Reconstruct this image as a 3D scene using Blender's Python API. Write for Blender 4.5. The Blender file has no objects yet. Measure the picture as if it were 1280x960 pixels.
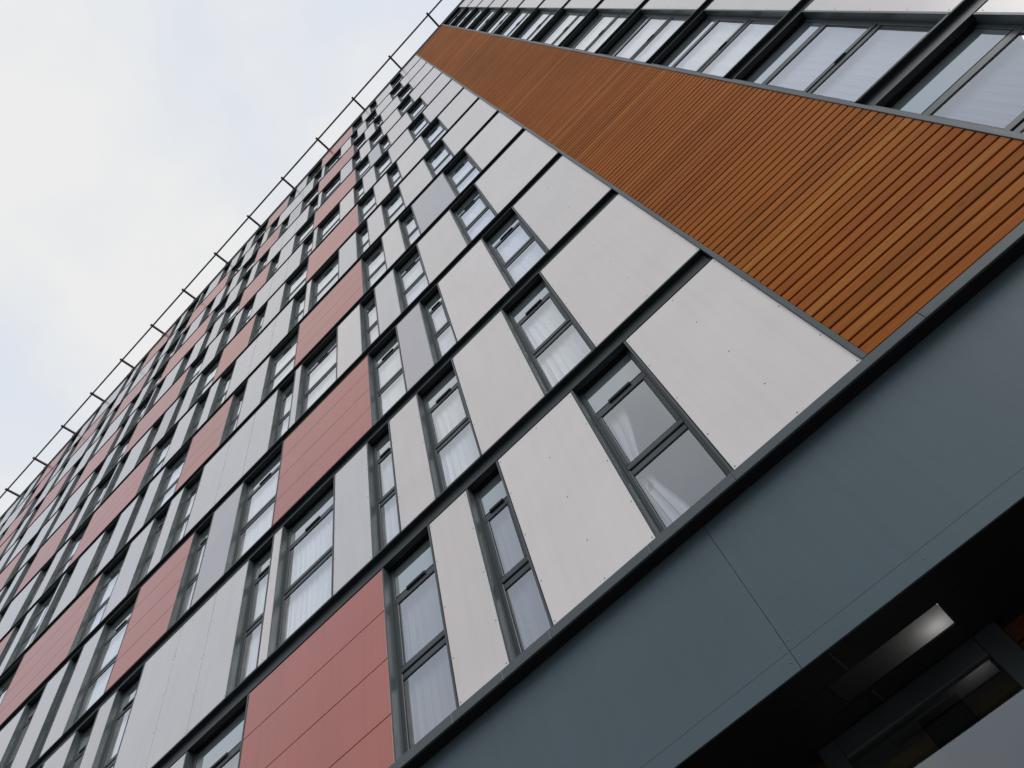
import bpy, math, random
from mathutils import Matrix, Vector
random.seed(11)
S = bpy.context.scene
COL = S.collection
BASE = 5.39           # height of the base rail above the pavement
H = 2.75              # storey height
NF = 13
TOP = NF*H

# ------------------------------------------------------------------ helpers
class MB:
    """collects boxes, tubes, discs, sheets and links them as ONE mesh object"""
    def __init__(self): self.v=[]; self.f=[]; self.m=[]; self.s=[]
    def quad(self, pts, mi=0, smooth=False):
        n=len(self.v); self.v+=pts; self.f.append(tuple(range(n,n+len(pts)))); self.m.append(mi); self.s.append(smooth)
    def box(self, x0,x1,y0,y1,z0,z1, mi=0):
        n=len(self.v)
        self.v+=[(x0,y0,z0),(x1,y0,z0),(x1,y1,z0),(x0,y1,z0),(x0,y0,z1),(x1,y0,z1),(x1,y1,z1),(x0,y1,z1)]
        for q in ((0,3,2,1),(4,5,6,7),(0,1,5,4),(1,2,6,5),(2,3,7,6),(3,0,4,7)):
            self.f.append(tuple(n+i for i in q)); self.m.append(mi); self.s.append(False)
    def plate(self, x0,x1,y0,y1,z0,z1, b=0.004, mi=0):
        """box whose front (min y) edges are chamfered"""
        n=len(self.v)
        self.v+=[(x0+b,y0,z0+b),(x1-b,y0,z0+b),(x1-b,y0,z1-b),(x0+b,y0,z1-b),
                 (x0,y0+b,z0),(x1,y0+b,z0),(x1,y0+b,z1),(x0,y0+b,z1),
                 (x0,y1,z0),(x1,y1,z0),(x1,y1,z1),(x0,y1,z1)]
        for q in ((0,1,2,3),(4,5,1,0),(5,6,2,1),(6,7,3,2),(7,4,0,3),(8,9,5,4),(9,10,6,5),(10,11,7,6),(11,8,4,7),(11,10,9,8)):
            self.f.append(tuple(n+i for i in q)); self.m.append(mi); self.s.append(False)
    def disc(self, x,y,z,r, mi=0, k=8):
        """small screw head standing proud of a face that looks to -y"""
        a=[2*math.pi*i/k for i in range(k)]
        fr=[(x+r*.7*math.cos(t),y-.003,z+r*.7*math.sin(t)) for t in a]
        bk=[(x+r*math.cos(t),y+.0005,z+r*math.sin(t)) for t in a]
        n=len(self.v); self.v+=fr+bk
        self.f.append(tuple(range(n,n+k))); self.m.append(mi); self.s.append(False)
        for i in range(k):
            j=(i+1)%k; self.f.append((n+i,n+k+i,n+k+j,n+j)); self.m.append(mi); self.s.append(True)
    def tube(self, p0,p1,r, mi=0, k=12):
        p0=Vector(p0);p1=Vector(p1);d=(p1-p0).normalized()
        u=d.orthogonal().normalized();w=d.cross(u)
        n=len(self.v)
        for p in (p0,p1):
            for i in range(k):
                t=2*math.pi*i/k; self.v.append(tuple(p+u*r*math.cos(t)+w*r*math.sin(t)))
        for i in range(k):
            j=(i+1)%k; self.f.append((n+i,n+j,n+k+j,n+k+i)); self.m.append(mi); self.s.append(True)
        self.f.append(tuple(n+i for i in reversed(range(k)))); self.m.append(mi); self.s.append(False)
        self.f.append(tuple(n+k+i for i in range(k))); self.m.append(mi); self.s.append(False)
    def build(self, name, mats, parent=None, kind=None):
        me=bpy.data.meshes.new(name); me.from_pydata(self.v,[],self.f)
        if not isinstance(mats,(list,tuple)): mats=[mats]
        for m in mats: me.materials.append(m)
        me.polygons.foreach_set('material_index',self.m)
        me.polygons.foreach_set('use_smooth',self.s)
        me.update()
        o=bpy.data.objects.new(name,me); COL.objects.link(o)
        if parent: o.parent=parent
        if kind: o['kind']=kind
        return o
def empty(name, loc=(0,0,0)):
    o=bpy.data.objects.new(name,None); o.location=loc; o.empty_display_size=.2; COL.objects.link(o); return o
def tag(o,label=None,cat=None,group=None,kind=None):
    if label:o['label']=label
    if cat:o['category']=cat
    if group:o['group']=group
    if kind:o['kind']=kind
    return o

# ------------------------------------------------------------------ materials
def nt(name):
    m=bpy.data.materials.new(name); m.use_nodes=True
    n=m.node_tree.nodes; n.clear(); return m,n,m.node_tree.links
def coat(name, col, rough=.4, var=.05, spec=.5, metallic=0., streak=0., bump=0., scale=3., obj_var=0., mottle=0., wave=0):
    """painted or laminated sheet with faint cloudiness, dirt and run-off streaks"""
    m,n,l=nt(name)
    out=n.new('ShaderNodeOutputMaterial'); p=n.new('ShaderNodeBsdfPrincipled'); l.new(p.outputs[0],out.inputs[0])
    p.inputs['Roughness'].default_value=rough; p.inputs['Metallic'].default_value=metallic
    p.inputs['Specular IOR Level'].default_value=spec
    tc=n.new('ShaderNodeTexCoord')
    no=n.new('ShaderNodeTexNoise'); no.inputs['Scale'].default_value=scale; no.inputs['Detail'].default_value=2 if wave else 5
    l.new(tc.outputs['Object'],no.inputs['Vector'])
    mr=n.new('ShaderNodeMapRange'); mr.inputs[1].default_value=.3; mr.inputs[2].default_value=.7
    mr.inputs[3].default_value=1-var; mr.inputs[4].default_value=1+var; l.new(no.outputs[0],mr.inputs[0])
    val=mr.outputs[0]
    def mul(a,b):
        x=n.new('ShaderNodeMath'); x.operation='MULTIPLY'; l.new(a,x.inputs[0])
        if isinstance(b,float): x.inputs[1].default_value=b
        else: l.new(b,x.inputs[1])
        return x.outputs[0]
    if streak:
        mp=n.new('ShaderNodeMapping'); mp.inputs['Scale'].default_value=(9,9,.35); l.new(tc.outputs['Object'],mp.inputs[0])
        ns=n.new('ShaderNodeTexNoise'); ns.inputs['Scale'].default_value=1.6; ns.inputs['Detail'].default_value=4; l.new(mp.outputs[0],ns.inputs['Vector'])
        ms=n.new('ShaderNodeMapRange'); ms.inputs[1].default_value=.45; ms.inputs[2].default_value=.8
        ms.inputs[3].default_value=1; ms.inputs[4].default_value=1-streak; l.new(ns.outputs[0],ms.inputs[0]); val=mul(val,ms.outputs[0])
    if mottle:
        nm=n.new('ShaderNodeTexNoise'); nm.inputs['Scale'].default_value=70; nm.inputs['Detail'].default_value=2; l.new(tc.outputs['Object'],nm.inputs['Vector'])
        mm=n.new('ShaderNodeMapRange'); mm.inputs[1].default_value=.35; mm.inputs[2].default_value=.65
        mm.inputs[3].default_value=1-mottle; mm.inputs[4].default_value=1+mottle; l.new(nm.outputs[0],mm.inputs[0]); val=mul(val,mm.outputs[0])
    if obj_var:
        oi=n.new('ShaderNodeObjectInfo'); mo=n.new('ShaderNodeMapRange'); mo.inputs[3].default_value=1-obj_var; mo.inputs[4].default_value=1+obj_var
        l.new(oi.outputs['Random'],mo.inputs[0]); val=mul(val,mo.outputs[0])
    vm=n.new('ShaderNodeVectorMath'); vm.operation='SCALE'; vm.inputs[0].default_value=col; l.new(val,vm.inputs['Scale'])
    l.new(vm.outputs[0],p.inputs['Base Color'])
    mr2=n.new('ShaderNodeMapRange'); mr2.inputs[1].default_value=.3; mr2.inputs[2].default_value=.7
    mr2.inputs[3].default_value=max(.03,rough-(.008 if wave else .05)); mr2.inputs[4].default_value=rough+(.008 if wave else .05); l.new(no.outputs[0],mr2.inputs[0]); l.new(mr2.outputs[0],p.inputs['Roughness'])
    if wave:
        nw=n.new('ShaderNodeTexNoise'); nw.inputs['Scale'].default_value=.9; nw.inputs['Detail'].default_value=0; l.new(tc.outputs['Object'],nw.inputs['Vector'])
        b=n.new('ShaderNodeBump'); b.inputs['Strength'].default_value=1; b.inputs['Distance'].default_value=.008
        l.new(nw.outputs[0],b.inputs['Height']); l.new(b.outputs[0],p.inputs['Normal'])
    if bump:
        b=n.new('ShaderNodeBump'); b.inputs['Strength'].default_value=bump; b.inputs['Distance'].default_value=.01
        l.new(no.outputs[0],b.inputs['Height']); l.new(b.outputs[0],p.inputs['Normal'])
    return m
M={}
M['stain']=coat('dark_stained_boards',(.055,.015,.006),.6,.3,.2,scale=5)
M['white']=coat('white_laminate',(.745,.705,.70),.30,.03,.6,streak=.05,scale=1.3,obj_var=.045,wave=1,mottle=.012)
M['grey']=coat('grey_laminate',(.47,.46,.51),.27,.02,.75,streak=.03,scale=1.3,obj_var=.045,wave=1,mottle=.012)
M['pale']=coat('pale_grey_laminate',(.63,.62,.655),.27,.03,.75,streak=.07,scale=1.3,obj_var=.045,wave=1,mottle=.012)
M['red']=coat('red_laminate',(.48,.135,.105),.29,.05,.7,streak=.08,scale=1.2,obj_var=.06,wave=1,mottle=.02)
M['metal']=coat('grey_powder_coat',(.066,.084,.092),.42,.08,.5,scale=4,streak=.08)
M['frame']=coat('grey_window_coat',(.050,.066,.074),.42,.08,.5,scale=4,streak=.06)
M['rail']=coat('dark_channel_coat',(.024,.033,.038),.42,.10,.5,scale=5,streak=.10)
M['fascia']=coat('blue_grey_sheet',(.064,.101,.122),.45,.06,.5,scale=.9,streak=.06,mottle=.03,wave=1)
M['dark']=coat('backing_and_shade_black',(.012,.012,.014),.7,.1,.2)
M['gasket']=coat('black_gasket',(.010,.010,.012),.5,.1,.3)
M['soffit']=coat('dark_soffit_sheet',(.010,.011,.013),.45,.1,.25,scale=2)
M['screw']=coat('screw_head',(.16,.15,.15),.45,.1,.5)
M['room']=coat('room_wall',(.5,.49,.47),.8,.05,.2)
M['brown']=coat('brown_ceiling',(.48,.33,.17),.6,.2,.3,scale=2)
M['roofing']=coat('roof_membrane',(.12,.12,.12),.8,.1,.2)
M['concrete']=coat('plinth_concrete',(.30,.29,.27),.8,.12,.2,mottle=.1)
M['railsteel']=coat('painted_steel_tube',(.07,.035,.04),.45,.1,.5)
M['paving']=coat('paving_slabs',(.20,.19,.185),.8,.15,.2,scale=2,mottle=.12)
M['kerb']=coat('kerb_granite',(.33,.32,.31),.7,.1,.3,mottle=.15)
M['asphalt']=coat('asphalt',(.05,.05,.052),.85,.15,.3,scale=2,mottle=.25)
M['earth']=coat('far_ground',(.15,.15,.13),.9,.2,.1,scale=.05)
M['line']=coat('white_road_paint',(.75,.75,.73),.7,.1,.3,mottle=.1)

def cloth(name,col):
    m,n,l=nt(name); out=n.new('ShaderNodeOutputMaterial')
    d=n.new('ShaderNodeBsdfDiffuse'); t=n.new('ShaderNodeBsdfTranslucent'); mx=n.new('ShaderNodeMixShader'); mx.inputs[0].default_value=.10
    tc=n.new('ShaderNodeTexCoord'); mp=n.new('ShaderNodeMapping'); mp.inputs['Scale'].default_value=(14,14,.5); l.new(tc.outputs['Object'],mp.inputs[0])
    no=n.new('ShaderNodeTexNoise'); no.inputs['Scale'].default_value=1.5; no.inputs['Detail'].default_value=4; l.new(mp.outputs[0],no.inputs['Vector'])
    cr=n.new('ShaderNodeValToRGB'); cr.color_ramp.elements[0].position=.3; cr.color_ramp.elements[1].position=.75
    cr.color_ramp.elements[0].color=tuple(c*.92 for c in col)+(1,); cr.color_ramp.elements[1].color=tuple(min(1,c*1.08) for c in col)+(1,)
    l.new(no.outputs[0],cr.inputs[0]); l.new(cr.outputs[0],d.inputs[0]); l.new(cr.outputs[0],t.inputs[0])
    l.new(d.outputs[0],mx.inputs[1]); l.new(t.outputs[0],mx.inputs[2]); l.new(mx.outputs[0],out.inputs[0]); return m
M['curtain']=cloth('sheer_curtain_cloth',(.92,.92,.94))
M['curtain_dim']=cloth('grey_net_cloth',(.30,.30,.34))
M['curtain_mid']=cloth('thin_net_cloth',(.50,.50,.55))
M['blind']=cloth('drawn_blind_cloth',(.90,.91,.94))

def glassm(name,tint=(.97,.99,1.0),ior=.19,wob=.006):
    m,n,l=nt(name); out=n.new('ShaderNodeOutputMaterial')
    lw=n.new('ShaderNodeLayerWeight'); lw.inputs[0].default_value=.5
    pw=n.new('ShaderNodeMath'); pw.operation='POWER'; pw.inputs[1].default_value=2.1; l.new(lw.outputs['Facing'],pw.inputs[0])
    fr=n.new('ShaderNodeMath'); fr.operation='MULTIPLY_ADD'; fr.inputs[1].default_value=1-ior; fr.inputs[2].default_value=ior; l.new(pw.outputs[0],fr.inputs[0])
    tr=n.new('ShaderNodeBsdfTransparent'); tr.inputs[0].default_value=tint+(1,)
    gl=n.new('ShaderNodeBsdfGlossy'); gl.inputs['Roughness'].default_value=.015; gl.inputs[0].default_value=(.93,.96,1,1)
    tc=n.new('ShaderNodeTexCoord'); no=n.new('ShaderNodeTexNoise'); no.inputs['Scale'].default_value=1.1; no.inputs['Detail'].default_value=1
    l.new(tc.outputs['Object'],no.inputs['Vector'])
    b=n.new('ShaderNodeBump'); b.inputs['Strength'].default_value=1; b.inputs['Distance'].default_value=wob; l.new(no.outputs[0],b.inputs['Height'])
    l.new(b.outputs[0],gl.inputs['Normal'])
    mx=n.new('ShaderNodeMixShader'); l.new(fr.outputs[0],mx.inputs[0]); l.new(tr.outputs[0],mx.inputs[1]); l.new(gl.outputs[0],mx.inputs[2]); l.new(mx.outputs[0],out.inputs[0]); return m
M['glass']=glassm('window_glass')
def toplight():
    # fixed top light: same glass, teal back-painted
    m=glassm('top_light_glass'); n=m.node_tree.nodes; l=m.node_tree.links
    mx=[x for x in n if x.type=='MIX_SHADER'][0]; d=n.new('ShaderNodeBsdfDiffuse'); d.inputs[0].default_value=(.15,.195,.205,1); l.new(d.outputs[0],mx.inputs[1]); return m
M['toplight']=toplight()
M['doorglass']=glassm('entrance_glass',(.62,.66,.62),.20,.002)

PITCH=.1145; WZ0=.138
def wood():
    m,n,l=nt('cedar_boards'); out=n.new('ShaderNodeOutputMaterial'); p=n.new('ShaderNodeBsdfPrincipled'); l.new(p.outputs[0],out.inputs[0])
    tc=n.new('ShaderNodeTexCoord'); sp=n.new('ShaderNodeSeparateXYZ'); l.new(tc.outputs['Object'],sp.inputs[0])
    a=n.new('ShaderNodeMath'); a.operation='SUBTRACT'; a.inputs[1].default_value=WZ0; l.new(sp.outputs[2],a.inputs[0])
    d=n.new('ShaderNodeMath'); d.operation='DIVIDE'; d.inputs[1].default_value=PITCH; l.new(a.outputs[0],d.inputs[0])
    f=n.new('ShaderNodeMath'); f.operation='FLOOR'; l.new(d.outputs[0],f.inputs[0])
    wn=n.new('ShaderNodeTexWhiteNoise'); wn.noise_dimensions='1D'; l.new(f.outputs[0],wn.inputs['W'])
    # grain runs along the boards, each board with its own offset
    cb=n.new('ShaderNodeCombineXYZ'); 
    mx=n.new('ShaderNodeMath'); mx.operation='MULTIPLY'; mx.inputs[1].default_value=1.1; l.new(sp.outputs[0],mx.inputs[0])
    mo=n.new('ShaderNodeMath'); mo.operation='MULTIPLY_ADD'; mo.inputs[1].default_value=53.; l.new(wn.outputs[0],mo.inputs[0]); l.new(mx.outputs[0],mo.inputs[2])
    mz=n.new('ShaderNodeMath'); mz.operation='MULTIPLY'; mz.inputs[1].default_value=38.; l.new(sp.outputs[2],mz.inputs[0])
    l.new(mo.outputs[0],cb.inputs[0]); l.new(mz.outputs[0],cb.inputs[2]); l.new(sp.outputs[1],cb.inputs[1])
    g=n.new('ShaderNodeTexNoise'); g.inputs['Scale'].default_value=1.6; g.inputs['Detail'].default_value=6; g.inputs['Roughness'].default_value=.6; l.new(cb.outputs[0],g.inputs['Vector'])
    cr=n.new('ShaderNodeValToRGB'); e=cr.color_ramp.elements
    e[0].position=0; e[0].color=(.36,.115,.018,1); e[1].position=1; e[1].color=(.52,.21,.045,1)
    for pos,c in ((.25,(.44,.132,.021,1)),(.5,(.47,.148,.025,1)),(.66,(.39,.108,.018,1)),(.9,(.48,.165,.032,1))):
        x=e.new(pos); x.color=c
    l.new(wn.outputs[0],cr.inputs[0])
    big=n.new('ShaderNodeTexNoise'); big.inputs['Scale'].default_value=.35; big.inputs['Detail'].default_value=3; l.new(tc.outputs['Object'],big.inputs['Vector'])
    mr=n.new('ShaderNodeMapRange'); mr.inputs[1].default_value=.3; mr.inputs[2].default_value=.7; mr.inputs[3].default_value=.72; mr.inputs[4].default_value=1.18; l.new(g.outputs[0],mr.inputs[0])
    mb=n.new('ShaderNodeMapRange'); mb.inputs[1].default_value=.3; mb.inputs[2].default_value=.7; mb.inputs[3].default_value=.85; mb.inputs[4].default_value=1.12; l.new(big.outputs[0],mb.inputs[0])
    mm=n.new('ShaderNodeMath'); mm.operation='MULTIPLY'; l.new(mr.outputs[0],mm.inputs[0]); l.new(mb.outputs[0],mm.inputs[1])
    # knots
    vo=n.new('ShaderNodeTexVoronoi'); vo.inputs['Scale'].default_value=1.0
    kv=n.new('ShaderNodeCombineXYZ'); kx=n.new('ShaderNodeMath'); kx.operation='MULTIPLY'; kx.inputs[1].default_value=1.9; l.new(sp.outputs[0],kx.inputs[0])
    kz=n.new('ShaderNodeMath'); kz.operation='MULTIPLY'; kz.inputs[1].default_value=4.3; l.new(sp.outputs[2],kz.inputs[0]); l.new(kx.outputs[0],kv.inputs[0]); l.new(kz.outputs[0],kv.inputs[2]); l.new(kv.outputs[0],vo.inputs['Vector'])
    kr=n.new('ShaderNodeMapRange'); kr.inputs[1].default_value=.02; kr.inputs[2].default_value=.09; kr.inputs[3].default_value=.55; kr.inputs[4].default_value=1; l.new(vo.outputs['Distance'],kr.inputs[0])
    m2=n.new('ShaderNodeMath'); m2.operation='MULTIPLY'; l.new(mm.outputs[0],m2.inputs[0]); l.new(kr.outputs[0],m2.inputs[1])
    vm=n.new('ShaderNodeVectorMath'); vm.operation='SCALE'; l.new(cr.outputs[0],vm.inputs[0]); m3=n.new('ShaderNodeMath'); m3.operation='MULTIPLY'; m3.inputs[1].default_value=.82; l.new(m2.outputs[0],m3.inputs[0]); l.new(m3.outputs[0],vm.inputs['Scale'])
    l.new(vm.outputs[0],p.inputs['Base Color']); p.inputs['Roughness'].default_value=.75; p.inputs['Specular IOR Level'].default_value=.12
    b=n.new('ShaderNodeBump'); b.inputs['Strength'].default_value=.25; b.inputs['Distance'].default_value=.004; l.new(g.outputs[0],b.inputs['Height']); l.new(b.outputs[0],p.inputs['Normal'])
    return m
M['wood']=wood()

# ------------------------------------------------------------------ camera (solved from the vanishing points of the facade)
R=[[0.7082569,0.67729483,-0.19910772],[-0.68041998,0.57975605,-0.4482316],[-0.18815104,0.45294,0.87146116]]
CAM=Vector((-0.85365,-3.76282,BASE-3.79065)); FPX=919.92
cam=bpy.data.cameras.new('camera'); co=bpy.data.objects.new('camera',cam); COL.objects.link(co)
mw=Matrix.Identity(4)
for i in range(3):
    mw[i][0]=R[0][i]; mw[i][1]=-R[1][i]; mw[i][2]=-R[2][i]; mw[i][3]=CAM[i]
co.matrix_world=mw; cam.sensor_width=36; cam.lens=FPX/1280*36; cam.clip_end=2000; cam.clip_start=.05
S.camera=co
def proj(x,y,z):
    d=Vector((x,y,z+BASE))-CAM
    c=[sum(R[i][j]*d[j] for j in range(3)) for i in range(3)]
    if c[2]<=.05: return None
    return (640+FPX*c[0]/c[2],480+FPX*c[1]/c[2])
def parea(x0,x1,z0,z1):
    """size of a facade rectangle in the picture, to pick the repeats that show largest"""
    q=[proj(x0,0,z0),proj(x1,0,z0),proj(x1,0,z1),proj(x0,0,z1)]
    if None in q: return 0
    inside=any(-40<a<1320 and -40<b<1000 for a,b in q)
    ar=abs(sum(q[i][0]*q[(i+1)%4][1]-q[(i+1)%4][0]*q[i][1] for i in range(4)))/2
    return ar if inside else ar*1e-6

# ------------------------------------------------------------------ the building
B=empty('apartment_building',(0,0,BASE))
tag(B,'tall apartment block clad in white and dusty red panels beside a strip of cedar boards','building')

# pattern of one odd and one even storey, read leftwards from the cedar strip: (right-hand end reached, what)
A=[(1.14,'P'),(1.87,'W'),(2.91,'P'),(3.37,'w'),(3.93,'P'),(4.66,'W'),(6.87,'R'),(8.0,'W'),(8.82,'P'),(9.4,'w'),(11.0,'R'),(12.13,'W'),
   (12.78,'P'),(13.24,'w'),(13.99,'P'),(14.7,'W'),(15.8,'P'),(16.42,'w'),(16.55,'P'),(17.7,'W'),(18.19,'P'),(18.75,'w'),(20.95,'R'),(21.7,'W'),
   (22.3,'P'),(23.0,'w'),(25.2,'P'),(25.8,'w'),(27.0,'P'),(28.1,'W'),(30.2,'R'),(30.9,'w'),(31.9,'P'),(32.6,'W'),(34.2,'P'),(34.8,'w'),(37.0,'R'),(37.8,'W'),(40.0,'P')]
E_=[(1.41,'P'),(2.13,'W'),(3.07,'P'),(3.78,'W'),(4.33,'P'),(4.79,'w'),(5.46,'P'),(6.6,'W'),(6.78,'P'),(7.36,'w'),(9.82,'J'),(10.53,'W'),
    (10.97,'P'),(11.59,'w'),(12.43,'P'),(13.51,'W'),(16.52,'R'),(17.72,'W'),(18.4,'P'),(19.22,'w'),(20.8,'P'),(21.4,'w'),(22.5,'P'),(23.45,'W'),
    (25.5,'R'),(26.4,'W'),(27.2,'P'),(27.8,'w'),(29.3,'R'),(30.1,'W'),(32.2,'P'),(32.8,'w'),(33.7,'P'),(34.6,'W'),(36.9,'R'),(37.6,'w'),(40.0,'P')]
# right of the glazed strip
AR=[(4.4,'P'),(5.13,'W'),(6.2,'P'),(6.66,'w'),(8.0,'P')]
ER=[(3.7,'P'),(4.6,'W'),(5.6,'P'),(6.3,'W'),(8.0,'P')]
XL,XR=-40.0,8.0
BAY0,BAY1=1.90,3.0
GREY={(3,2),(3,4),(3,8),(5,2),(7,8),(9,4),(11,14),(6,10),(8,2),(10,6)}
GREY={(3,4),(3,8),(5,2),(9,4),(7,14),(11,8)}

cells=[]   # kind,floor,x0,x1,z0,z1,index
for k in range(1,NF+1):
    z0=H*(k-1)+(.138 if k==1 else 0.0); z1=H*k-.305
    x=0.
    for i,(e,t) in enumerate(A if k%2 else E_):
        cells.append([t,k,-e,-x,z0,z1,i]); x=e
    x=BAY1
    cells.append(['W',k,BAY0,BAY1,z0,z1,100])
    for i,(e,t) in enumerate(AR if k%2 else ER):
        cells.append([t,k,x,e,z0,z1,101+i]); x=e

def window_geo(f,g,v,c,one=False):
    """f frame (0 metal 1 gasket), g glass, v vent; with one=True all three go into f with slots 0,1,2"""
    t,k,x0,x1,z0,z1,i=c; fb=H*(k-1); gi=2 if one else 0; vi=1 if one else 0
    if one: g=f; v=f
    zt=H*k-.29
    w=x1-x0
    # reveal lining and its thin light lip
    f.box(x0,x0+.020,-.004,.15,z0,z1+.002,0); f.box(x1-.020,x1,-.004,.15,z0,z1+.002,0)
    f.box(x0+.0205,x1-.0205,.0,.15,z0-.002,z0+.012,0)
    a=x0+.0205; b=x1-.0205; fw=.045
    Y0,Y1=.098,.15
    ztop=zt-.03
    f.plate(a,a+fw,Y0,Y1,z0+.013,ztop,.004,0); f.plate(b-fw,b,Y0,Y1,z0+.013,ztop,.004,0)
    f.plate(a+fw,b-fw,Y0+.001,Y1,z0+.013,z0+.06,.004,0); f.box(a+fw,b-fw,Y0+.012,Y1,ztop-.012,ztop,1)
    f.box(a,b,Y0+.004,Y1,ztop+.001,zt+.01,1)
    # transom zone between lower and opening light
    f.plate(a+fw,b-fw,Y0+.001,Y1,fb+.955,fb+1.020,.004,0)
    f.box(a+fw,b-fw,Y0+.022,Y1,fb+1.0205,fb+1.038,1)
    s=.034; zg=ztop-.012
    f.plate(a+fw-.012,b-fw+.012,Y0-.005,Y0+.03,fb+1.0385,fb+1.105,.005,0)     # sash bottom
    f.plate(a+fw-.012,b-fw+.012,Y0-.005,Y0+.03,fb+1.895,fb+1.988,.005,0)      # sash top
    f.plate(a+fw-.012,a+fw+s,Y0-.0045,Y0+.03,fb+1.1055,fb+1.8945,.005,0)
    f.plate(b-fw-s,b-fw+.012,Y0-.0045,Y0+.03,fb+1.1055,fb+1.8945,.005,0)
    # gaskets round the panes
    gk=.007
    for (p,q,r,u,yy) in ((a+fw,b-fw,z0+.06,fb+.955,Y0+.006),(a+fw+s,b-fw-s,fb+1.105,fb+1.895,Y0+.002),(a+fw,b-fw,fb+2.006,ztop-.012,Y0+.004)):
        f.box(p+.0005,p+gk,yy,Y1,r,u,1); f.box(q-gk,q-.0005,yy,Y1,r,u,1); f.box(p+gk,q-gk,yy,Y1,r+.0005,r+gk,1); f.box(p+gk,q-gk,yy,Y1,u-gk,u-.0005,1)
        yp=yy+.005
        g.quad([(p+gk,yp,r+gk),(q-gk,yp,r+gk),(q-gk,yp,u-gk),(p+gk,yp,u-gk)],gi+(1 if r>fb+2 else 0))
    f.box(a+fw,b-fw,Y0+.020,Y1,fb+1.9885,fb+2.0055,1)
    # slot of the trickle vent
    vw=min(.27,w*.40) if w<.95 else .30
    cx=(a+b)/2+.015
    v.plate(cx-vw/2,cx+vw/2,Y0-.026,Y0-.0055,fb+1.958,fb+1.999,.006,vi) if i<100 else v.plate(cx-.07,cx+.07,Y0-.020,Y0-.0055,fb+1.045,fb+1.062,.004,vi)

def panel_geo(p,c,one=False):
    t,k,x0,x1,z0,z1,i=c
    g=.007; X0=x0+g; X1=x1-g
    if x1>-1e-6 and x1<1: X1=x1-.002
    fb=H*(k-1)
    if t=='R':
        zs=[z0+.004,fb+.612,fb+1.222,fb+1.838,z1]
        for a,b in zip(zs,zs[1:]): p.plate(X0,X1,0,.014,a+.004,b-.004,.002,0)
    elif t=='J':
        js=[X0-.009,-8.92,-8.10,X1+.009]
        for a,b in zip(js,js[1:]): p.plate(a+.009,b-.009,0,.016,z0+.003,z1,.002,0)
    else:
        p.plate(X0,X1,0,.014,z0+.003,z1,.002,0)
    if t=='R' : return
    xs=[X0+.022,X1-.022]
    if x1-x0>.95: xs.insert(1,(X0+X1)/2+.02)
    if t=='J': xs=[X0+.02,-8.955,-8.885,-8.135,-8.065,X1-.02]
    if x1-x0<.3: xs=[(X0+X1)/2]
    for x in xs:
        for zz in (.045,.62,1.21,1.84,2.39):
            z=fb+zz
            if z<z0+.03: z=z0+.035
            if z<z1-.02: p.disc(x,0,z,.0065,1)

# choose the ones that show largest
wins=[c for c in cells if c[0] in 'Ww']; wins.sort(key=lambda c:-parea(*c[2:6]))
whites=[c for c in cells if c[0] in 'PJ']; whites.sort(key=lambda c:-parea(*c[2:6]))
reds=[c for c in cells if c[0]=='R']
for c in wins[:100]:
    f,g,v=MB(),MB(),MB(); window_geo(f,g,v,c)
    o=f.build('window',[M['frame'],M['gasket']],B)
    g.build('pane',[M['glass'],M['toplight']],o); v.build('trickle_vent',M['gasket'],o)
f=MB()
for c in wins[100:]: window_geo(f,None,None,c,True)
f.build('window',[M['frame'],M['gasket'],M['glass'],M['toplight']],B,'stuff')
def white_mat(c):
    if (c[1],c[6]) in GREY: return 'grey'
    if c[0]=='J' or c[2]<-7.0: return 'pale'
    return 'pale' if (c[1]*7+c[6]*3)%4==0 and c[2]<-3.5 else 'white'
for c in whites[:100]:
    p=MB(); panel_geo(p,c); mt=white_mat(c)
    o=p.build('white_panel' if mt!='grey' else 'grey_panel',[M[mt],M['screw']],B)
for mt in ('white','pale','grey'):
    p=MB()
    for c in whites[100:]:
        if white_mat(c)==mt: panel_geo(p,c)
    if p.v: p.build({'white':'white_panel','pale':'pale_panel','grey':'grey_panel'}[mt],[M[mt],M['screw']],B,'stuff')
for c in reds:
    p=MB(); panel_geo(p,c); p.build('red_panel',[M['red'],M['screw']],B)

# dark backing behind the cladding, with an opening at every window
bk=MB()
for c in cells:
    if c[0] in 'Ww': continue
    bk.box(c[2]+.0005,c[3]-.0005,.03,.25,c[4],c[5]-.001)
bk.box(0,1.90,.035,.25,.1,TOP)
for k in range(1,NF+1):
    for a,b in ((XL,-.0005),(1.9005,XR)):
        bk.box(a,b,.071,.25,H*k-.29,H*k-.001 if k<NF else H*k)
bk.build('wall_backing',M['dark'],B)

# floor rails: an outward-facing channel at every storey, butted in lengths
def channel(m,a,b,k):
    z0=H*k-.288; z1=H*k-.006
    m.box(a,b,.062,.070,z0+.011,z1-.009); m.box(a,b,-.004,.070,z0,z0+.0105); m.box(a,b,.002,.070,z1-.0085,z1)
for k in range(1,NF):
    m=MB(); x=-.02
    j=0
    while x>XL:
        e=max(XL,x-(5.4 if j else 3.9)); channel(m,e+.002,x-.002,k); x=e; j+=1
    m.build('floor_rail',M['rail'],B)
    m=MB(); channel(m,1.935,4.6,k); channel(m,4.604,XR,k); m.build('floor_rail',M['rail'],B)
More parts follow.
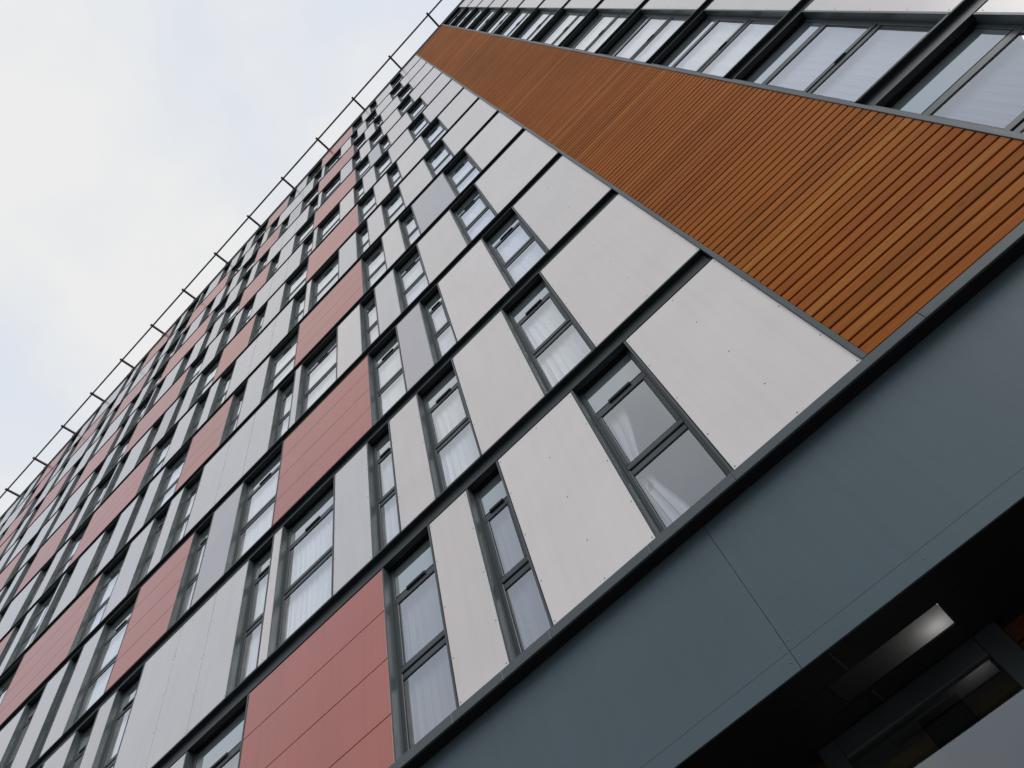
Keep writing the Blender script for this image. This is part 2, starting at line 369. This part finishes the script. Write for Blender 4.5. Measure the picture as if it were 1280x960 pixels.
# base rail
m=MB(); x=XR; js=[5.1,3.0,.45,-1.17,-1.95,-2.95,-3.45,-4.0,-4.72,-6.9,-8.05,-9.4,-11.,-12.2,-14,-16.4,-18.8,-21,-24,-27,-30,-33,-36,XL]
for j in js:
    m.plate(j+.0015,x-.0015,-.014,.108,.045,.136,.003); x=j
    if j>XL:
        for dx in (-.022,.022):
            for z in (.067,.113): m.disc(j+dx,-.014,z,.005,1)
m.box(XL,XR,.006,.108,.0405,.0445,2); m.build('base_rail',[M['metal'],M['screw'],M['dark']],B)  # black strip below the rail paints in the shade of its underside

# cedar strip and its two trims
m=MB(); z=WZ0; i=0
while z+PITCH<TOP-.05:
    dy=random.uniform(-.0015,.0015)
    m.plate(.0455,1.8595,-.008+dy,.018,z+.009,z+PITCH-.009,.004); z+=PITCH
m.build('cedar_cladding',M['wood'],B)
m=MB(); m.plate(.0,.045,-.014,.034,.138,TOP-.1,.003); m.plate(1.86,1.8995,-.016,.034,.138,TOP-.1,.003)
m.build('edge_trim',M['metal'],B)

# parapet coping
m=MB(); m.plate(XL,XR,-.035,.40,TOP+.30,TOP+.36,.01); m.box(XL,XR,-.012,.30,TOP-.28,TOP+.299)
m.build('parapet',M['dark'],B)

# fascia: set-back sheets below the base rail, each with a folded bottom edge
x=XR; edges=[]; j=-1.562+3.0*3
while j>XL: edges.append(j); j-=3.0
edges.append(XL)
for e in edges:
    m=MB()
    m.plate(e+.002,x-.002,.110,.125,-1.1205,.040,.0008); m.plate(e+.002,x-.002,.1105,.125,-1.248,-1.1213,.0004)
    for xx in (e+.03,x-.03):
        for z in (-.18,-.62,-1.06,-1.18): m.disc(xx,.110,z,.006,1)
    xx=e+.9
    while xx<x-.5: m.disc(xx,.110,-1.18,.006,1); xx+=.95
    m.build('fascia_panel',[M['fascia'],M['screw']],B); x=e
m=MB(); m.box(XL,XR,.126,.17,-1.238,.04); m.build('fascia_backing',M['dark'],B)

# soffit over the entrance, with one recess for the light
SX0,SX1,SY0,SY1=-1.566,-.769,.391,.678
WY=.880
m=MB()
zz0,zz1=-1.240,-1.226
m.box(XL,XR,.126,SY0,zz0,zz1); m.box(XL,XR,SY1,WY+.30,zz0,zz1)
m.box(XL,SX0-.003,SY0+.003,SY1-.003,zz0,zz1); m.box(SX1+.003,XR,SY0+.003,SY1-.003,zz0,zz1)
m.build('soffit',M['soffit'],B)
m=MB(); x=XR-.4
while x>XL:
    m.box(x,x+.012,.14,.384,zz0-.004,zz0-.0005); m.box(x,x+.012,.69,WY-.04,zz0-.004,zz0-.0005); x-=1.5
m.build('cover_strip',M['rail'],B)

# ground floor wall below the soffit: cedar boards either side of the glazed entrance
DX0,DX1=-1.91,-.615
m=MB(); GZ=-BASE
for a,b in ((XL,DX0-.001),(DX1+.001,XR)): m.box(a,b,WY+.03,WY+.3,GZ+.3,-1.241)
m.build('ground_floor_wall',M['dark'],B)
m=MB()
for a,b in ((-7,DX0-.002),(DX1+.002,XR)):
    z=GZ+.32
    while z+PITCH<-1.241: m.plate(a,b,WY-.005,WY+.028,z+.006,z+PITCH-.005,.003); z+=PITCH
m.build('entrance_cladding',M['stain'],B)
m=MB(); m.box(XL,DX0-.003,WY-.03,WY+.28,GZ,GZ+.31); m.box(DX1+.003,XR,WY-.03,WY+.28,GZ,GZ+.31); m.build('plinth',M['concrete'],B)
# entrance door set: frame, panes, leaf
dz=-1.243
m=MB(); m.plate(DX0,DX0+.13,WY-.03,WY+.06,GZ,dz,.005); m.plate(DX1-.15,DX1,WY-.03,WY+.06,GZ,dz,.005)
m.plate(DX0+.1305,DX1-.1505,WY-.029,WY+.06,dz-.13,dz,.005); m.plate(DX0+.1305,DX1-.1505,WY-.029,WY+.06,GZ+2.12,GZ+2.2,.005)
m.box(DX0+.1305,DX1-.1505,WY-.028,WY+.06,GZ,GZ+.03)
dr=m.build('entrance_door',M['rail'],B)
m=MB(); m.quad([(DX0+.13,WY,GZ+2.2),(DX1-.15,WY,GZ+2.2),(DX1-.15,WY,dz-.13),(DX0+.13,WY,dz-.13)])
m.quad([(DX0+.19,WY,GZ+.2),(DX1-.21,WY,GZ+.2),(DX1-.21,WY,GZ+2.04),(DX0+.19,WY,GZ+2.04)]); m.build('pane',M['doorglass'],dr)
m=MB(); m.plate(DX0+.1325,DX0+.19,WY-.02,WY+.03,GZ+.035,GZ+2.115,.004); m.plate(DX1-.21,DX1-.1525,WY-.02,WY+.03,GZ+.035,GZ+2.115,.004)
m.plate(DX0+.1905,DX1-.2105,WY-.019,WY+.03,GZ+.035,GZ+.2,.004); m.plate(DX0+.1905,DX1-.2105,WY-.019,WY+.03,GZ+2.04,GZ+2.115,.004); m.build('door_leaf',M['rail'],dr)
m=MB(); m.tube((DX1-.26,WY-.07,GZ+.9),(DX1-.26,WY-.07,GZ+1.5),.014); m.tube((DX1-.26,WY-.07,GZ+.95),(DX1-.23,WY-.018,GZ+.95),.009); m.tube((DX1-.26,WY-.07,GZ+1.45),(DX1-.23,WY-.018,GZ+1.45),.009); m.build('handle',M['railsteel'],dr)
# lobby behind the door
m=MB(); m.box(-4,1.5,3.2,3.3,GZ,-1.3); m.box(-4.1,-4,.9,3.3,GZ,-1.3); m.box(1.5,1.6,.9,3.3,GZ,-1.3); m.build('lobby_wall',M['room'],B)
m=MB(); m.box(-4,1.5,1.25,3.2,-1.40,-1.33); 
for x in (-2.6,-1.9,-1.2,-.5,.2): m.box(x,x+.12,1.25,3.2,-1.48,-1.4005)
m.build('lobby_ceiling',M['brown'],B)

# rooms: a shell behind each storey, blinds behind the windows
m=MB()
for k in range(1,NF+1):
    m.box(XL+.1,XR-.1,.26,3.0,H*k-.28,H*k-.02,0)
m.box(XL+.1,XR-.1,3.0,3.1,-1.2,TOP,0)
m.build('room_shell',M['room'],B)
near=[c for c in wins if c[1]<=2 and (c[2]>-8.1)]
m=MB()
for c in wins:
    if c in near: continue
    t,k,x0,x1,z0,z1,i=c; n=max(6,int((x1-x0)/.05)) if c in wins[:60] else 4
    zb,zt=z0+.02,H*(k-1)+1.985
    if random.random()<.10: x1=x0+(x1-x0)*random.uniform(.4,.75)
    ph=random.random()*6
    for j in range(n):
        a=x0+.01+(x1-x0-.02)*j/n; b=x0+.01+(x1-x0-.02)*(j+1)/n
        ya=.172+.006*math.sin(j*1.3+ph)+.002*math.sin(j*3.1); yb=.172+.006*math.sin((j+1)*1.3+ph)+.002*math.sin((j+1)*3.1)
        m.quad([(a,ya,zb),(b,yb,zb),(b,yb,zt),(a,ya,zt)],0,True)
m.build('drawn_blind',M['blind'],B,'stuff')

# body of the building: end walls, roof, rear
m=MB(); m.box(XL-.2,XL-.002,-.01,14,-BASE,TOP+.36); m.box(XR+.002,XR+.2,-.01,14,-BASE,TOP+.36); m.box(XL,XR,14,14.2,-BASE,TOP+.36); m.build('end_wall',M['pale'],B)
m=MB(); m.box(XL,XR,.41,13.99,TOP+.02,TOP+.12); m.build('roof',M['roofing'],B)

# ------------------------------------------------------------------ things fixed or hung on the building
RY=-.70; RZ=TOP+.62
rl=empty('roof_guard_rail',(0,0,BASE+TOP)); tag(rl,'slim dark red rail held out beyond the roof edge on short arms','railing')
m=MB(); m.tube((XL,RY,.74),(XR,RY,.74),.042); m.build('rail_tube',M['railsteel'],rl)
x=1.76
def arm(x):
    m=MB(); m.box(x-.048,x+.048,RY-.12,.05,.69,.785); m.box(x-.05,x+.05,-.05,-.0355,.40,.80); m.build('support_arm',M['railsteel'],rl)
arm(4.48); arm(7.2)
while x>XL: arm(x); x-=2.735

def curtain(c,label,xa=0.,xb=1.,gather=0.,amp=.018):
    t,k,x0,x1,z0,z1,i=c
    m=MB(); X0=x0+.02; X1=x1-.02; w=X1-X0; a0=X0+w*xa; a1=X0+w*xb; zb=z0+.03; zt=H*(k-1)+1.99
    nx=max(16,int((a1-a0)/.018)); nz=14; ph=random.random()*6
    cx=(a0+a1)/2; cz=(zb+zt)/2
    P=[]
    for r in range(nz+1):
        z=zb+(zt-zb)*r/nz; row=[]
        for s in range(nx+1):
            u=s/nx; g=gather*math.sin(math.pi*min(1,r/nz*1.05))**2
            x=a0+(a1-a0)*u*(1-g)
            y=.182+amp*math.sin(u*(a1-a0)*62+ph+.8*math.sin(r*.5))+amp*.5*math.sin(u*(a1-a0)*143+ph*2)
            row.append((x-cx,y,z-cz))
        P.append(row)
    for r in range(nz):
        for s in range(nx): m.quad([P[r][s],P[r][s+1],P[r+1][s+1],P[r+1][s]],0,True)
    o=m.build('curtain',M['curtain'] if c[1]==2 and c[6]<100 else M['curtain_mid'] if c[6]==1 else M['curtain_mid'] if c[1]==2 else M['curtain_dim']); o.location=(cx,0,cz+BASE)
    tag(o,label,'curtain','curtains hanging inside the windows'); return o
LAB={
 (1,1):('loose white curtain bunched to the left inside the lowest window nearest the cedar boards',0,.42,.45),
 (1,3):('sheer curtain in the narrow lowest-storey window between two white panels',0,1,0),
 (1,5):('sheer curtain in the lowest-storey window directly right of the big red panel',0,1,0),
 (1,7):('sheer curtain in the bottom left window directly left of the big lowest red panel',0,1,0),
 (2,1):('rippled white curtain in the second-storey window nearest the cedar boards',0,1,0),
 (2,3):('rippled white curtain in the second-storey window, second from the cedar boards',0,1,0),
 (2,5):('sheer curtain in the narrow second-storey window between two pale panels',0,1,0),
 (2,7):('sheer curtain in the wide second-storey window right of the slim pale strip',0,1,0),
 (2,9):('sheer curtain in the narrow second-storey window left of the slim pale strip',0,1,0),
 (1,100):('plain curtain in the lowest window right of the cedar boards',0,1,0),
 (2,100):('plain curtain in the second-lowest window right of the cedar boards',0,1,0),
}
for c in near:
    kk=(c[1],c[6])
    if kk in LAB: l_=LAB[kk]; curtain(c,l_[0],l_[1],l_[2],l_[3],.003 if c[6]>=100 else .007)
# dark feathered trinket hanging at the left of the lowest window beside the cedar boards
m=MB(); m.tube((0,0,.10),(0,0,.02),.0015)
for a in range(7):
    t=a*.9; m.quad([(0,0,.02),(.012*math.cos(t)-.006,.01*math.sin(t),-.02),(.022*math.cos(t),.015*math.sin(t),-.055),(.010*math.cos(t)+.008,.01*math.sin(t),-.022)])
m.tube((0,0,.02),(.004,0,-.03),.010,0,8)
o=m.build('hanging_trinket',M['gasket']); o.location=(-1.735,.165,BASE+.84); tag(o,'small black trinket hanging inside the lower pane of the lowest window by the cedar boards','ornament')

# recessed soffit light: satin tray, frosted cover, lamp at its right-hand end
L=empty('soffit_light',((SX0+SX1)/2,(SY0+SY1)/2,BASE-1.240)); tag(L,'long recessed light glowing at its right-hand end in the dark ceiling over the entrance','light')
hx=(SX1-SX0)/2-.002; hy=(SY1-SY0)/2-.002
m=MB(); m.box(-hx,hx,-hy,hy,.17,.18); m.box(-hx,-hx+.01,-hy,hy,.0,.1695); m.box(hx-.01,hx,-hy,hy,.0,.1695); m.box(-hx+.0105,hx-.0105,-hy,-hy+.01,0,.1695); m.box(-hx+.0105,hx-.0105,hy-.01,hy,0,.1695)
m.build('tray',M['soffit'],L)
mm,n,l=nt('frosted_cover'); out=n.new('ShaderNodeOutputMaterial'); tl=n.new('ShaderNodeBsdfTranslucent'); tl.inputs[0].default_value=(.5,.52,.54,1)
pb=n.new('ShaderNodeBsdfPrincipled'); pb.inputs['Base Color'].default_value=(.03,.035,.04,1); pb.inputs['Roughness'].default_value=.35
mx=n.new('ShaderNodeMixShader'); mx.inputs[0].default_value=.45; l.new(tl.outputs[0],mx.inputs[1]); l.new(pb.outputs[0],mx.inputs[2]); l.new(mx.outputs[0],out.inputs[0])
m=MB(); m.quad([(-hx+.011,-hy+.011,.012),(hx-.011,-hy+.011,.012),(hx-.011,hy-.011,.012),(-hx+.011,hy-.011,.012)]); m.build('diffuser',mm,L)
me,n,l=nt('lamp_glow'); out=n.new('ShaderNodeOutputMaterial'); em=n.new('ShaderNodeEmission'); em.inputs[0].default_value=(1,.93,.86,1); em.inputs[1].default_value=28; l.new(em.outputs[0],out.inputs[0])
m=MB(); m.tube((hx-.12,hy-.08,.13),(hx-.06,hy-.08,.13),.014); m.build('lamp',me,L)
# black box fixed behind the glass over the entrance
m=MB(); m.plate(-.14,.14,-.05,.05,-.13,.12,.012); m.plate(-.10,.10,-.062,-.0505,-.09,.02,.004); m.tube((0,-.075,-.05),(0,-.055,-.05),.02); m.tube((.09,0,.12),(.09,0,.19),.008)
o=m.build('sensor_box',M['gasket']); o.location=(-1.20,1.10,BASE-1.45); tag(o,'black box mounted high behind the entrance glass','sensor')

# ------------------------------------------------------------------ setting
def sheet(name,mat,x0,x1,y0,y1,z,th=None):
    m=MB()
    if th: m.box(x0,x1,y0,y1,z-th,z)
    else: m.quad([(x0,y0,z),(x1,y0,z),(x1,y1,z),(x0,y1,z)])
    o=m.build(name,mat); o['kind']='structure'; return o
sheet('ground',M['earth'],-900,900,-900,900,-.135)
sheet('pavement',M['paving'],-80,80,-6.0,WY+.3,0.0,.13)
m=MB(); x=-80
while x<80: m.plate(x+.004,x+.91,-6.16,-6.005,-.12,.004,.01); x+=.915
o=m.build('kerb',M['kerb']); o['kind']='structure'
sheet('road',M['asphalt'],-80,80,-13.2,-6.165,-.128)
m=MB(); x=-78
while x<80: m.quad([(x,-9.75,-.123),(x+2,-9.75,-.123),(x+2,-9.62,-.123),(x,-9.62,-.123)]); x+=6
o=m.build('road_marking',M['line']); o['kind']='structure'

# ------------------------------------------------------------------ sky and sun: thin bright overcast with pale blue breaks
SUN_EL,SUN_ROT=math.radians(36),math.radians(122)
w=bpy.data.worlds.new('World'); S.world=w; w.use_nodes=True; n=w.node_tree.nodes; l=w.node_tree.links; n.clear()
out=n.new('ShaderNodeOutputWorld')
sky=n.new('ShaderNodeTexSky'); sky.sky_type='NISHITA'; sky.sun_disc=False; sky.sun_elevation=SUN_EL; sky.sun_rotation=SUN_ROT
bs=n.new('ShaderNodeBackground'); bs.inputs[1].default_value=.11; l.new(sky.outputs[0],bs.inputs[0])
tc=n.new('ShaderNodeTexCoord'); mp=n.new('ShaderNodeMapping'); mp.inputs['Scale'].default_value=(1,1,1.6); mp.inputs['Location'].default_value=(.35,.2,.1); l.new(tc.outputs['Generated'],mp.inputs[0])
no=n.new('ShaderNodeTexNoise'); no.inputs['Scale'].default_value=2.2; no.inputs['Detail'].default_value=5; no.inputs['Roughness'].default_value=.5; l.new(mp.outputs[0],no.inputs['Vector'])
cr=n.new('ShaderNodeValToRGB'); e=cr.color_ramp.elements; e[0].position=.36; e[0].color=(.76,.83,.94,1); e[1].position=.60; e[1].color=(.93,.925,.905,1)
x=e.new(.48); x.color=(.82,.855,.91,1)
l.new(no.outputs[0],cr.inputs[0])
bc=n.new('ShaderNodeBackground'); l.new(cr.outputs[0],bc.inputs[0])
sz=n.new('ShaderNodeSeparateXYZ'); l.new(tc.outputs['Generated'],sz.inputs[0])
el=n.new('ShaderNodeMapRange'); el.interpolation_type='SMOOTHSTEP'; el.inputs[1].default_value=0.0; el.inputs[2].default_value=.75; el.inputs[3].default_value=.38; el.inputs[4].default_value=1.04
l.new(sz.outputs[2],el.inputs[0]); l.new(el.outputs[0],bc.inputs[1])
mx=n.new('ShaderNodeMixShader'); mx.inputs[0].default_value=.86; l.new(bs.outputs[0],mx.inputs[1]); l.new(bc.outputs[0],mx.inputs[2]); l.new(mx.outputs[0],out.inputs[0])
sd=bpy.data.lights.new('sun','SUN'); sd.energy=1.7; sd.angle=math.radians(30); sd.color=(1,.97,.93)
so=bpy.data.objects.new('sun',sd); COL.objects.link(so)
# Nishita: rotation 0 puts the sun towards +y; it turns clockwise seen from above
sv=Vector((math.sin(SUN_ROT)*math.cos(SUN_EL),math.cos(SUN_ROT)*math.cos(SUN_EL),math.sin(SUN_EL)))
so.rotation_euler=sv.to_track_quat('Z','Y').to_euler()
S.view_settings.view_transform='Standard'; S.view_settings.look='None'; S.view_settings.exposure=0
S.render.resolution_x=1024; S.render.resolution_y=768
S.cycles.max_bounces=10; S.cycles.transparent_max_bounces=16
